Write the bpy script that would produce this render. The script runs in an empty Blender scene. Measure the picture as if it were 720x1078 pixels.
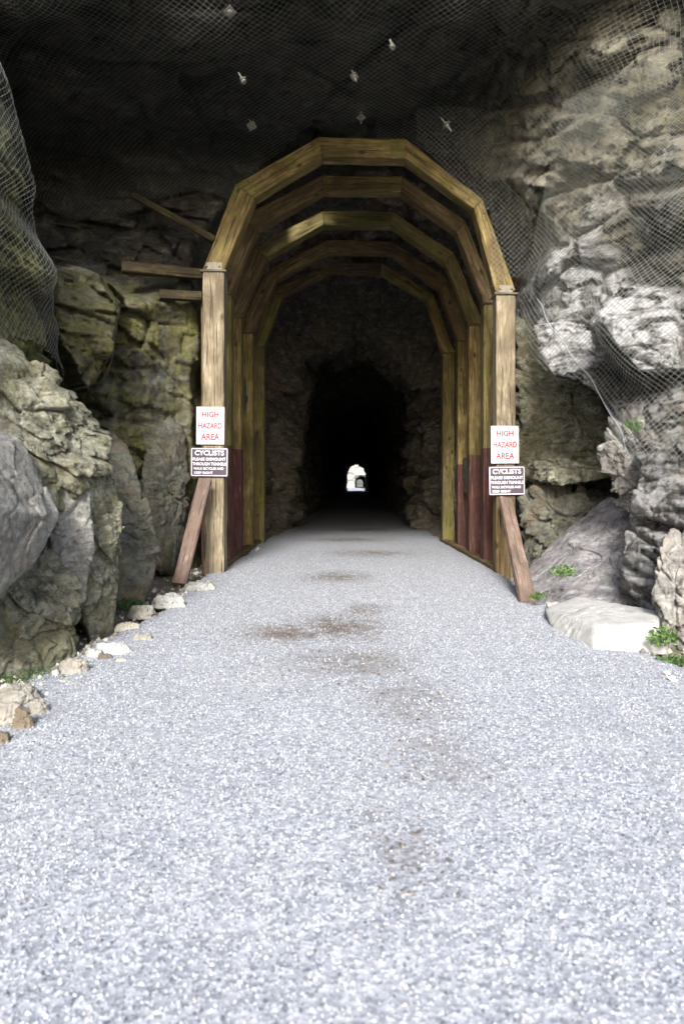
import bpy, bmesh, math, random
import numpy as np
from mathutils import Vector, Matrix

random.seed(7)
RNG = np.random.default_rng(11)
sc = bpy.context.scene
COL = sc.collection
R = math.radians
EYE = 1.5
VPX, HZ, F = 374.0, 510.0, 720.0


def at(px, py, Y):
    """measured photo position at depth Y -> world metres"""
    return ((px - VPX) / F * Y, Y, EYE + (HZ - py) / F * Y)


# ------------------------------------------------------------------ numpy noise
def _h(ix, iy, iz, s):
    with np.errstate(over='ignore'):
        n = (ix.astype(np.int64) * 374761393 + iy.astype(np.int64) * 668265263
             + iz.astype(np.int64) * 2147483647 + s * 974634777).astype(np.uint64) & np.uint64(0xffffffff)
        n = ((n ^ (n >> np.uint64(13))) * np.uint64(1274126177)) & np.uint64(0xffffffff)
        n = ((n ^ (n >> np.uint64(16))) * np.uint64(2246822519)) & np.uint64(0xffffffff)
        n = n ^ (n >> np.uint64(13))
    return (n & np.uint64(0xffffff)).astype(np.float64) / 16777215.0


def vn(p, s=0):
    """value noise -1..1"""
    f = np.floor(p)
    i = f.astype(np.int64)
    t = p - f
    t = t * t * t * (t * (t * 6 - 15) + 10)
    r = 0
    for dx in (0, 1):
        wx = t[:, 0] if dx else 1 - t[:, 0]
        for dy in (0, 1):
            wy = t[:, 1] if dy else 1 - t[:, 1]
            for dz in (0, 1):
                wz = t[:, 2] if dz else 1 - t[:, 2]
                r = r + wx * wy * wz * _h(i[:, 0] + dx, i[:, 1] + dy, i[:, 2] + dz, s)
    return r * 2 - 1


def fbm(p, o=4, s=0, g=0.5):
    a, r, t = 1.0, 0, 0
    q = p.copy()
    for k in range(o):
        r = r + a * vn(q, s + k)
        t += a
        a *= g
        q = q * 2.03 + 5.3
    return r / t


def facets(p, s=0):
    """blocky broken rock: nearest cell carries a tilted plane. returns d (-1..1), crack (0 at joints)"""
    q = p
    fl = np.floor(q).astype(np.int64)
    n = len(q)
    b1 = np.full(n, 9.0)
    b2 = np.full(n, 9.0)
    bd = np.zeros(n)
    for dx in (-1, 0, 1):
        for dy in (-1, 0, 1):
            for dz in (-1, 0, 1):
                cx, cy, cz = fl[:, 0] + dx, fl[:, 1] + dy, fl[:, 2] + dz
                ox = cx + _h(cx, cy, cz, s)
                oy = cy + _h(cx, cy, cz, s + 1)
                oz = cz + _h(cx, cy, cz, s + 2)
                vx, vy, vz = q[:, 0] - ox, q[:, 1] - oy, q[:, 2] - oz
                d = np.sqrt(vx * vx + vy * vy + vz * vz)
                nx = _h(cx, cy, cz, s + 3) * 2 - 1
                ny = _h(cx, cy, cz, s + 4) * 2 - 1
                nz = _h(cx, cy, cz, s + 5) * 2 - 1
                h = (_h(cx, cy, cz, s + 6) * 2 - 1) * 0.6
                pl = (vx * nx + vy * ny + vz * nz) * 1.1 + h
                m = d < b1
                b2 = np.where(m, b1, np.minimum(b2, d))
                bd = np.where(m, pl, bd)
                b1 = np.where(m, d, b1)
    return bd, np.clip((b2 - b1) / 0.12, 0, 1)


def rotm(ax, deg):
    return np.array(Matrix.Rotation(R(deg), 3, ax))


def rock_disp(P, amp=1.0, s=0, strata=None, big=1.0):
    """(displacement, crack) for points P in metres"""
    Q = P if strata is None else (P @ rotm('Y', strata).T) * np.array([0.55, 0.7, 1.5])
    W = Q + 0.13 * np.stack([fbm(Q * 1.3, 2, s + 11), fbm(Q * 1.3, 2, s + 22), fbm(Q * 1.3, 2, s + 33)], 1)
    d1, c1 = facets(W / 1.25, s + 50)
    d2, c2 = facets(W / 0.46, s + 70)
    d3, c3 = facets(W / 0.17, s + 90)
    f = fbm(P / 1.5, 3, s + 5)
    g = fbm(P / 0.10, 3, s + 8)
    rg = 1 - np.abs(vn(W / 0.42, s + 120)) * 2
    r2 = 1 - np.abs(vn(W / 0.16, s + 121)) * 2
    r3 = 1 - np.abs(vn(P / 0.065, s + 122)) * 2
    d = 0.30 * big * d1 + 0.16 * d2 + 0.045 * d3 + 0.20 * big * f + 0.012 * g
    d += 0.15 * (1 - c1) ** 2 + 0.055 * (1 - c2) ** 2 * (f > -0.25) + 0.012 * (1 - c3) - 0.050 * rg - 0.034 * r2 - 0.012 * r3
    return d * amp, np.minimum(c1, 0.4 + 0.6 * c2)


# ------------------------------------------------------------------ object helpers
def add_obj(name, me, mat=None, parent=None):
    o = bpy.data.objects.new(name, me)
    COL.objects.link(o)
    if mat is not None:
        for m in (mat if isinstance(mat, (list, tuple)) else [mat]):
            me.materials.append(m)
    if parent is not None:
        o.parent = parent
    return o


def np_mesh(name, V, Fq, smooth=True, attrs=None):
    """V (n,3), Fq (m,k) with one k"""
    me = bpy.data.meshes.new(name)
    V = np.asarray(V, dtype=np.float32)
    Fq = np.asarray(Fq, dtype=np.int32)
    k = Fq.shape[1]
    me.vertices.add(len(V))
    me.vertices.foreach_set('co', V.ravel())
    me.loops.add(Fq.size)
    me.loops.foreach_set('vertex_index', Fq.ravel())
    me.polygons.add(len(Fq))
    me.polygons.foreach_set('loop_start', np.arange(0, Fq.size, k, dtype=np.int32))
    me.polygons.foreach_set('use_smooth', np.full(len(Fq), smooth, dtype=bool))
    me.update(calc_edges=True)
    me.validate()
    for n, a in (attrs or {}).items():
        at_ = me.attributes.new(n, 'FLOAT', 'POINT')
        at_.data.foreach_set('value', np.asarray(a, dtype=np.float32))
    return me


def tag(o, label=None, cat=None, group=None, kind=None):
    if label: o['label'] = label
    if cat: o['category'] = cat
    if group: o['group'] = group
    if kind: o['kind'] = kind
    return o


def empty(name, loc, label=None, cat=None, group=None, rot=(0, 0, 0)):
    o = bpy.data.objects.new(name, None)
    COL.objects.link(o)
    o.location = loc
    o.rotation_euler = rot
    o.empty_display_size = 0.2
    return tag(o, label, cat, group)


# ------------------------------------------------------------------ node helpers
class NT:
    def __init__(self, name):
        self.m = bpy.data.materials.new(name)
        self.m.use_nodes = True
        self.t = self.m.node_tree
        self.b = self.t.nodes['Principled BSDF']
        self.co = self.t.nodes.new('ShaderNodeTexCoord').outputs['Object']

    def n(self, typ, **kw):
        nd = self.t.nodes.new(typ)
        for k, v in kw.items():
            setattr(nd, k, v)
        return nd

    def L(self, a, b):
        self.t.links.new(a, b)

    def noise(self, scale, detail=4, rough=0.55, vec=None, dist=0.0):
        nd = self.n('ShaderNodeTexNoise')
        nd.inputs['Scale'].default_value = scale
        nd.inputs['Detail'].default_value = detail
        nd.inputs['Roughness'].default_value = rough
        nd.inputs['Distortion'].default_value = dist
        self.L(vec or self.co, nd.inputs['Vector'])
        return nd.outputs['Fac']

    def voro(self, scale, feat='F1', vec=None, out='Distance'):
        nd = self.n('ShaderNodeTexVoronoi')
        nd.feature = feat
        nd.inputs['Scale'].default_value = scale
        self.L(vec or self.co, nd.inputs['Vector'])
        return nd.outputs[out]

    def ramp(self, fac, stops):
        nd = self.n('ShaderNodeValToRGB')
        e = nd.color_ramp.elements
        while len(e) < len(stops):
            e.new(0.5)
        for i, (p, c) in enumerate(stops):
            e[i].position = p
            e[i].color = (c[0], c[1], c[2], 1) if isinstance(c, (tuple, list)) else (c, c, c, 1)
        self.L(fac, nd.inputs[0])
        return nd.outputs[0]

    def mix(self, fac, a, b, mode='MIX'):
        nd = self.n('ShaderNodeMix')
        nd.data_type = 'RGBA'
        nd.blend_type = mode
        for sock, v in ((nd.inputs[0], fac), (nd.inputs[6], a), (nd.inputs[7], b)):
            if isinstance(v, bpy.types.NodeSocket):
                self.L(v, sock)
            elif isinstance(v, (int, float)):
                sock.default_value = v if sock == nd.inputs[0] else (v, v, v, 1)
            else:
                sock.default_value = (*v, 1)
        return nd.outputs[2]

    def math(self, op, a, b=0.0, clamp=False):
        nd = self.n('ShaderNodeMath', operation=op)
        nd.use_clamp = clamp
        for s, v in ((nd.inputs[0], a), (nd.inputs[1], b)):
            if isinstance(v, bpy.types.NodeSocket):
                self.L(v, s)
            else:
                s.default_value = v
        return nd.outputs[0]

    def attr(self, name, typ='GEOMETRY'):
        nd = self.n('ShaderNodeAttribute')
        nd.attribute_type = typ
        nd.attribute_name = name
        return nd.outputs['Fac']

    def stretch(self, s, rot=(0, 0, 0)):
        nd = self.n('ShaderNodeMapping')
        nd.inputs['Scale'].default_value = s
        nd.inputs['Rotation'].default_value = rot
        self.L(self.co, nd.inputs['Vector'])
        return nd.outputs[0]

    def bump(self, height, strength, dist, prev=None):
        nd = self.n('ShaderNodeBump')
        nd.inputs['Strength'].default_value = strength
        nd.inputs['Distance'].default_value = dist
        self.L(height, nd.inputs['Height'])
        if prev: self.L(prev, nd.inputs['Normal'])
        return nd.outputs[0]

    def done(self, col, rough, normal=None, spec=0.35):
        if isinstance(col, bpy.types.NodeSocket):
            self.L(col, self.b.inputs['Base Color'])
        else:
            self.b.inputs['Base Color'].default_value = (*col, 1)
        if isinstance(rough, bpy.types.NodeSocket):
            self.L(rough, self.b.inputs['Roughness'])
        else:
            self.b.inputs['Roughness'].default_value = rough
        self.b.inputs['Specular IOR Level'].default_value = spec
        if normal: self.L(normal, self.b.inputs['Normal'])
        return self.m


def rock_mat(name, dark, mid, light, moss_col=(0.098, 0.102, 0.034), pale=(0.47, 0.47, 0.48), use_attr=True, moss=0.0, rot=35,
             warm=(0.16, 0.11, 0.06), warm_amt=0.5):
    m = NT(name)
    big = m.noise(0.9, 5, 0.6, dist=0.6)
    med = m.noise(4.5, 7, 0.68, dist=0.4)
    st = m.stretch((2.0, 2.0, 7.0), (0, R(rot), 0))
    band = m.noise(1.6, 6, 0.65, vec=st, dist=0.8)
    f = m.math('ADD', m.math('MULTIPLY', med, 0.55), m.math('MULTIPLY', band, 0.45))
    col = m.ramp(f, [(0.36, dark), (0.50, mid), (0.66, light)])
    wm = m.ramp(m.noise(1.7, 5, 0.6, dist=0.3), [(0.50, 0.0), (0.64, warm_amt)])
    col = m.mix(wm, col, warm)
    # mineral blotches and lichen speckle
    sp = m.ramp(m.noise(26, 5, 0.75), [(0.56, 0.0), (0.68, 0.55)])
    col = m.mix(sp, col, light)
    dk = m.ramp(m.noise(8, 7, 0.75, dist=1.0), [(0.36, 0.85), (0.49, 0.0)])
    col = m.mix(dk, col, dark)
    if use_attr:
        lith = m.ramp(m.noise(1.9, 7, 0.72, dist=1.2), [(0.44, 0.0), (0.52, 0.75)])
        col = m.mix(lith, col, tuple(x * 1.5 for x in dark))
        pa = m.math('MULTIPLY', m.attr('pale'), m.ramp(m.math('ADD', m.math('MULTIPLY', med, .6), m.math('MULTIPLY', band, .4)), [(0.42, 0.0), (0.54, 1.0)]), clamp=True)
        col = m.mix(pa, col, pale)
        col = m.mix(m.math('MULTIPLY', m.attr('ochre'), m.ramp(med, [(0.40, 0.15), (0.58, 0.95)]), clamp=True), col, (0.28, 0.26, 0.19))
        ma = m.attr('moss')
        col = m.mix(m.math('MULTIPLY', m.attr('ceiling_shade'), m.ramp(big, [(0.35, 1.0), (0.62, 0.72)]), clamp=True), col, tuple(x * 0.42 for x in dark))  # painted ceiling shade: darkens the overhead rock colour
    else:
        v = m.n('ShaderNodeValue'); v.outputs[0].default_value = moss
        ma = v.outputs[0]
    mn = m.math('ADD', m.math('MULTIPLY', m.noise(2.6, 6, 0.7, dist=0.5), 0.9), m.math('MULTIPLY', ma, 0.55))
    mm = m.ramp(mn, [(0.55, 0.0), (0.80, 0.92)])
    mc = m.mix(m.ramp(m.noise(9, 7, 0.75), [(0.35, 0.0), (0.65, 1.0)]), (moss_col[0] * 0.4, moss_col[1] * 0.45, moss_col[2] * 0.5), (moss_col[0] * 2.3, moss_col[1] * 2.1, moss_col[2] * 1.9))
    col = m.mix(mm, col, mc)
    # joints
    vb = m.stretch((1.0, 1.0, 2.2), (0, R(rot), 0))
    wn = m.n('ShaderNodeTexNoise'); wn.inputs['Scale'].default_value = 2.5; m.L(vb, wn.inputs['Vector'])
    va = m.n('ShaderNodeVectorMath', operation='ADD')
    vs = m.n('ShaderNodeVectorMath', operation='SCALE'); vs.inputs['Scale'].default_value = 0.35
    m.L(wn.outputs['Color'], vs.inputs[0]); m.L(vb, va.inputs[0]); m.L(vs.outputs[0], va.inputs[1])
    cr = m.ramp(m.voro(3.2, 'DISTANCE_TO_EDGE', va.outputs[0]), [(0.0, 0.0), (0.035, 1.0)])
    nrm = m.bump(m.math('MULTIPLY', cr, 1.0), 0.55, 0.02)
    nrm = m.bump(m.noise(7, 9, 0.72, vec=st if False else None, dist=0.5), 0.9, 0.07, nrm)
    nrm = m.bump(m.noise(45, 6, 0.75), 1.0, 0.016, nrm)
    return m.done(col, m.ramp(med, [(0.3, 0.62), (0.7, 0.95)]), nrm, 0.3)


M = {}
M['cliff'] = rock_mat('cliff_rock', (0.022, 0.022, 0.021), (0.085, 0.082, 0.068), (0.22, 0.21, 0.175), warm=(0.17, 0.13, 0.08), warm_amt=0.35)
M['tunnel'] = rock_mat('tunnel_rock', (0.035, 0.033, 0.028), (0.095, 0.087, 0.072), (0.24, 0.22, 0.18), use_attr=False, rot=10)
M['grey_boulder'] = rock_mat('grey_boulder_rock', (0.13, 0.13, 0.118), (0.27, 0.268, 0.245), (0.42, 0.415, 0.38), use_attr=False, moss=-0.05, warm_amt=.3)
M['lichen_boulder'] = rock_mat('lichen_boulder_rock', (0.055, 0.057, 0.042), (0.235, 0.232, 0.175), (0.50, 0.495, 0.39), use_attr=False, moss=0.22, warm_amt=.3)
M['dark_boulder'] = rock_mat('dark_boulder_rock', (0.045, 0.046, 0.038), (0.125, 0.125, 0.10), (0.22, 0.218, 0.175), use_attr=False, moss=0.12)
M['mossy_boulder'] = rock_mat('mossy_boulder_rock', (0.04, 0.042, 0.03), (0.10, 0.10, 0.06), (0.2, 0.2, 0.12), use_attr=False, moss=0.5)
M['violet_slab'] = rock_mat('grey_slab_rock', (0.10, 0.098, 0.105), (0.24, 0.235, 0.245), (0.46, 0.45, 0.46), use_attr=False, moss=-0.12, rot=-40, warm_amt=.35)
M['pale_boulder'] = rock_mat('pale_boulder_rock', (0.09, 0.085, 0.075), (0.30, 0.29, 0.27), (0.55, 0.54, 0.52), use_attr=False, moss=0.02, warm_amt=.3)


def stone_mat(name, c, var=0.3, rough=0.85):
    m = NT(name)
    a = m.noise(5, 6, 0.65)
    col = m.ramp(a, [(0.3, tuple(x * (1 - var) for x in c)), (0.55, c), (0.75, tuple(min(0.85, x * (1 + var * 0.5)) for x in c))])
    col = m.mix(m.ramp(m.noise(60, 4, 0.7), [(0.55, 0.0), (0.7, 0.35)]), col, tuple(x * 0.5 for x in c))
    nrm = m.bump(m.noise(16, 8, 0.7), 0.7, 0.03)
    return m.done(col, rough, nrm, 0.3)


M['white_stone'] = stone_mat('white_stone', (0.38, 0.38, 0.37), 0.28)
M['cream_stone'] = stone_mat('cream_stone', (0.36, 0.34, 0.285), 0.2)
M['tan_stone'] = stone_mat('tan_stone', (0.25, 0.235, 0.205), 0.4)
M['buff_stone'] = stone_mat('buff_stone', (0.24, 0.23, 0.20), 0.4)
M['brown_stone'] = stone_mat('brown_stone', (0.16, 0.13, 0.095), 0.4)
M['dark_stone'] = stone_mat('dark_stone', (0.13, 0.11, 0.095), 0.35)
M['grey_stone'] = stone_mat('grey_stone', (0.30, 0.30, 0.28), 0.3)


def wood_mat(name, dark, mid, light, green=0.0, paint=None):
    m = NT(name)
    oi = m.n('ShaderNodeObjectInfo')
    sc3 = m.n('ShaderNodeVectorMath', operation='SCALE'); sc3.inputs[0].default_value = (17, 31, 23); m.L(oi.outputs['Random'], sc3.inputs['Scale'])
    ad3 = m.n('ShaderNodeVectorMath', operation='ADD'); m.L(m.co, ad3.inputs[0]); m.L(sc3.outputs[0], ad3.inputs[1])
    m.co = ad3.outputs[0]
    g = m.stretch((14, 14, 0.9))
    a = m.noise(2.2, 7, 0.65, vec=g, dist=0.5)
    b = m.noise(1.6, 4, 0.6)
    col = m.ramp(a, [(0.34, dark), (0.5, mid), (0.68, light)])
    col = m.mix(m.ramp(b, [(0.38, 0.65), (0.58, 0.0)]), col, dark)
    knot = m.voro(3.6, 'F1', m.stretch((1, 1, 0.6)))
    col = m.mix(m.ramp(knot, [(0.08, 0.9), (0.17, 0.0)]), col, tuple(x * 0.35 for x in dark))
    if green:
        gm = m.ramp(m.noise(2.3, 6, 0.7, dist=0.4), [(0.62 - green * 0.3, 0.0), (0.78 - green * 0.3, 0.85)])
        col = m.mix(gm, col, (0.12, 0.125, 0.02))
    if paint:
        wear = m.ramp(m.math('ADD', m.math('MULTIPLY', a, 0.6), m.math('MULTIPLY', m.noise(6, 7, 0.75), 0.4)), [(0.50, 0.95), (0.60, 0.15)])
        col = m.mix(wear, col, m.mix(b, tuple(x * 0.7 for x in paint), tuple(x * 1.25 for x in paint)))
    chk = m.ramp(m.noise(5.0, 3, 0.5, vec=m.stretch((9, 9, 0.25))), [(0.35, 0.0), (0.39, 1.0)])
    col = m.mix(m.ramp(chk, [(0.0, 0.85), (1.0, 0.0)]), col, tuple(x * 0.3 for x in dark))
    wash = m.ramp(m.noise(1.1, 7, 0.72, vec=m.stretch((2.2, 2.2, 0.8)), dist=0.8), [(0.38, 0.75), (0.55, 0.0)])
    col = m.mix(wash, col, tuple(x * 0.8 for x in dark))
    nrm = m.bump(chk, 0.8, 0.015)
    nrm = m.bump(a, 0.7, 0.012, nrm)
    nrm = m.bump(m.noise(30, 5, 0.7), 0.4, 0.006, nrm)
    return m.done(col, 0.82, nrm, 0.3)


M['wood_pale'] = wood_mat('weathered_pale_timber', (0.13, 0.10, 0.065), (0.28, 0.235, 0.155), (0.40, 0.345, 0.245))
M['wood_gold'] = wood_mat('golden_timber', (0.09, 0.062, 0.024), (0.235, 0.175, 0.062), (0.38, 0.31, 0.14), green=0.36)
M['wood_moss'] = wood_mat('mossy_timber', (0.08, 0.065, 0.025), (0.19, 0.15, 0.06), (0.28, 0.225, 0.095), green=0.45)
M['wood_brown'] = wood_mat('brown_timber', (0.07, 0.048, 0.024), (0.17, 0.12, 0.06), (0.26, 0.195, 0.10), green=0.15)
M['wood_dark'] = wood_mat('dark_weathered_timber', (0.03, 0.024, 0.014), (0.08, 0.06, 0.03), (0.13, 0.10, 0.05), green=0.4)
M['wood_red'] = wood_mat('red_painted_timber', (0.09, 0.05, 0.035), (0.15, 0.06, 0.04), (0.22, 0.13, 0.09), paint=(0.062, 0.022, 0.022))
M['wood_pink'] = wood_mat('faded_red_timber', (0.10, 0.075, 0.06), (0.26, 0.21, 0.175), (0.38, 0.325, 0.28), paint=(0.17, 0.115, 0.09))


def metal_mat(name, c, rough=0.5, met=0.6):
    m = NT(name)
    m.b.inputs['Metallic'].default_value = met
    a = m.noise(20, 5, 0.6)
    col = m.ramp(a, [(0.3, tuple(x * 0.6 for x in c)), (0.7, c)])
    return m.done(col, rough)


M['wire'] = metal_mat('galvanised_wire', (0.25, 0.26, 0.235), 0.6, 0.2)
M['rope'] = metal_mat('grey_border_cable', (0.25, 0.27, 0.30), 0.7, 0.1)
M['plate'] = metal_mat('bolt_plate_metal', (0.18, 0.175, 0.15), 0.7, 0.2)
M['bracket'] = metal_mat('bracket_metal', (0.22, 0.20, 0.15), 0.6, 0.4)


def flat_mat(name, c, rough=0.5):
    m = NT(name)
    a = m.noise(9, 6, 0.65)
    col = m.ramp(a, [(0.3, tuple(x * 0.86 for x in c)), (0.6, c)])
    return m.done(col, rough)


M['sign_white'] = flat_mat('white_sign_paint', (0.60, 0.575, 0.57), 0.55)
M['sign_red'] = flat_mat('red_sign_paint', (0.42, 0.025, 0.05), 0.6)
M['sign_dark'] = flat_mat('dark_violet_sign_paint', (0.060, 0.045, 0.062), 0.5)
M['sign_edge'] = flat_mat('pale_violet_sign_paint', (0.62, 0.60, 0.64), 0.5)
M['leaf'] = flat_mat('fresh_leaf', (0.075, 0.145, 0.03), 0.5)
M['leaf_dark'] = flat_mat('dark_moss_leaf', (0.045, 0.09, 0.02), 0.7)


# ------------------------------------------------------------------ hull rocks
def hull_planes(pts):
    bm = bmesh.new()
    for p in pts: bm.verts.new(p)
    bmesh.ops.convex_hull(bm, input=bm.verts)
    bm.verts.ensure_lookup_table()
    cen = Vector((0, 0, 0))
    for p in pts: cen += Vector(p)
    cen /= len(pts)
    N, D = [], []
    for f in bm.faces:
        if f.calc_area() < 1e-6: continue
        n = f.normal.copy()
        c = f.calc_center_median()
        if n.dot(c - cen) < 0: n = -n
        N.append(n[:]); D.append(n.dot(c - cen))
    bm.free()
    return np.array(N), np.array(D), np.array(cen[:])


def ico(level):
    bm = bmesh.new()
    bmesh.ops.create_icosphere(bm, subdivisions=level, radius=1)
    V = np.array([v.co[:] for v in bm.verts])
    T = np.array([[v.index for v in f.verts] for f in bm.faces])
    bm.free()
    return V, T


_ICO = {}


def hull_rock(pts, level=6, amp=1.0, seed=0, soft=0.04, strata=None, big=0.35, fine=1.0):
    """closed rock from a convex hull: rounded polytope + broken-rock displacement (world space)"""
    N, D, c = hull_planes(pts)
    if level not in _ICO: _ICO[level] = ico(level)
    V, T = _ICO[level]
    dn = V @ N.T
    with np.errstate(divide='ignore', invalid='ignore'):
        t = np.where(dn > 1e-4, D[None, :] / dn, 1e9)
    r0 = t.min(1)
    k = soft * np.median(r0) + 1e-6
    r = -k * np.log(np.exp(-(t - r0[:, None]) / k).sum(1)) + r0
    P = c + V * r[:, None]
    sc_ = min(1.0, np.median(r0) / 0.9)
    d, cr = rock_disp(P / sc_ + seed * 3.1, amp, seed, strata, big)
    P = P - V * (d * sc_ * fine)[:, None]
    return P, T


def boulder(name, pts, mat, label, cat='boulder', group=None, **kw):
    P, T = hull_rock(pts, **kw)
    base = P.mean(0)
    base[2] = max(P[:, 2].min(), 0)
    me = np_mesh(name, P - base, T, True)
    o = add_obj(name, me, mat)
    o.location = base
    return tag(o, label, cat, group)


# ------------------------------------------------------------------ the cliff niche
C0 = np.array([0.0, 3.5, 2.2])


def sst(a, b, x):
    t = np.clip((x - a) / (b - a), 0, 1)
    return t * t * (3 - 2 * t)


def right_wall(Y, tz):
    xf = 2.75 + (8.5 - Y) * 0.20
    xt = 2.15 + (11.6 - Y) * 0.86
    return xf * (1 - tz) + xt * tz


def void(p):
    """positive inside the open air of the niche"""
    x, Y, z = p[..., 0], p[..., 1], p[..., 2]
    low = 1 - sst(2.2, 3.0, z)
    xl_hi = -3.50 - 1.9 * sst(7.3, 9.3, Y + 0.18 * (z - 3)) - 0.62 * sst(4.6, 7.4, z) + 0.22 * sst(4.6, 3.4, z)
    xl_lo = -3.35 - 0.35 * sst(8.0, 9.0, Y)
    xl = xl_hi * (1 - low) + xl_lo * low
    # the ledge break at left: below z=4.9 the back wall steps forward
    tz = np.clip(z / 7.6, 0, 1.1)
    xr = right_wall(Y, tz)
    xr0 = xr
    zed = 1.75 + (Y - 8.0) * 0.80
    cav = sst(0.0, 0.35, zed - z) * sst(7.9, 8.5, Y)
    xr = xr + cav * (4.3 - xr).clip(0)
    yb = 11.95 - 0.75 * (1 - sst(4.5, 4.95, z)) * (x < 0) * sst(3.0, 3.6, -x) + 0.25 * sst(5, 7, z) - 0.35 * (z < 2.2) * (x < -3.0)
    yb = yb - 0.4 * sst(2.9, 3.4, x) * (z < 1.6)
    zc = 7.75 + 0.16 * np.abs(x + 0.5) ** 1.2 * (x > 0) - 0.05 * (11 - Y) + 0.0 * x
    zc = zc + 0.9 * sst(0.95, 0.6, xr0 - x) * sst(1.2, 1.7, x)
    a = np.minimum(np.minimum(x - xl, xr - x), np.minimum(yb - Y, zc - z))
    # portal
    hw = np.where(x < 0, 2.82, 2.98) + 0.16 * sst(4.4, 5.2, z) + 0.07 * np.sin(2.3 * z + 1) + 0.05 * np.sin(6.1 * z)
    arch = np.where(z < 4.8, hw - np.abs(x), hw * 0.98 - np.sqrt(x * x + (z - 4.8) ** 2 * 1.15))
    b = np.minimum(arch, 14.0 - Y)
    a = np.maximum(a, b)
    return np.minimum(a, z + 0.8)


BLOCKS = [  # blocks bulging from the cliff: (points, )
    [at(560, 342, 9.6), at(590, 338, 9.4), at(618, 348, 9.3), at(628, 385, 9.0), at(583, 397, 9.3), at(566, 372, 9.6),
     at(600, 340, 11.5), at(600, 400, 11.5), at(660, 360, 11.0)],
    [at(630, 328, 8.4), at(655, 300, 8.6), at(700, 305, 8.1), at(712, 345, 7.7), at(708, 388, 7.5), at(676, 392, 7.8), at(640, 350, 8.2),
     at(680, 300, 11), at(740, 400, 10.5)],
]
LBLOCKS = [
    [at(60, 292, 9.6), at(100, 285, 10.0), at(122, 335, 9.7), at(117, 372, 9.5), at(90, 408, 9.4), at(62, 352, 9.2), at(40, 300, 10.5), at(130, 310, 11.5), at(110, 400, 11.5)],
]


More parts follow.
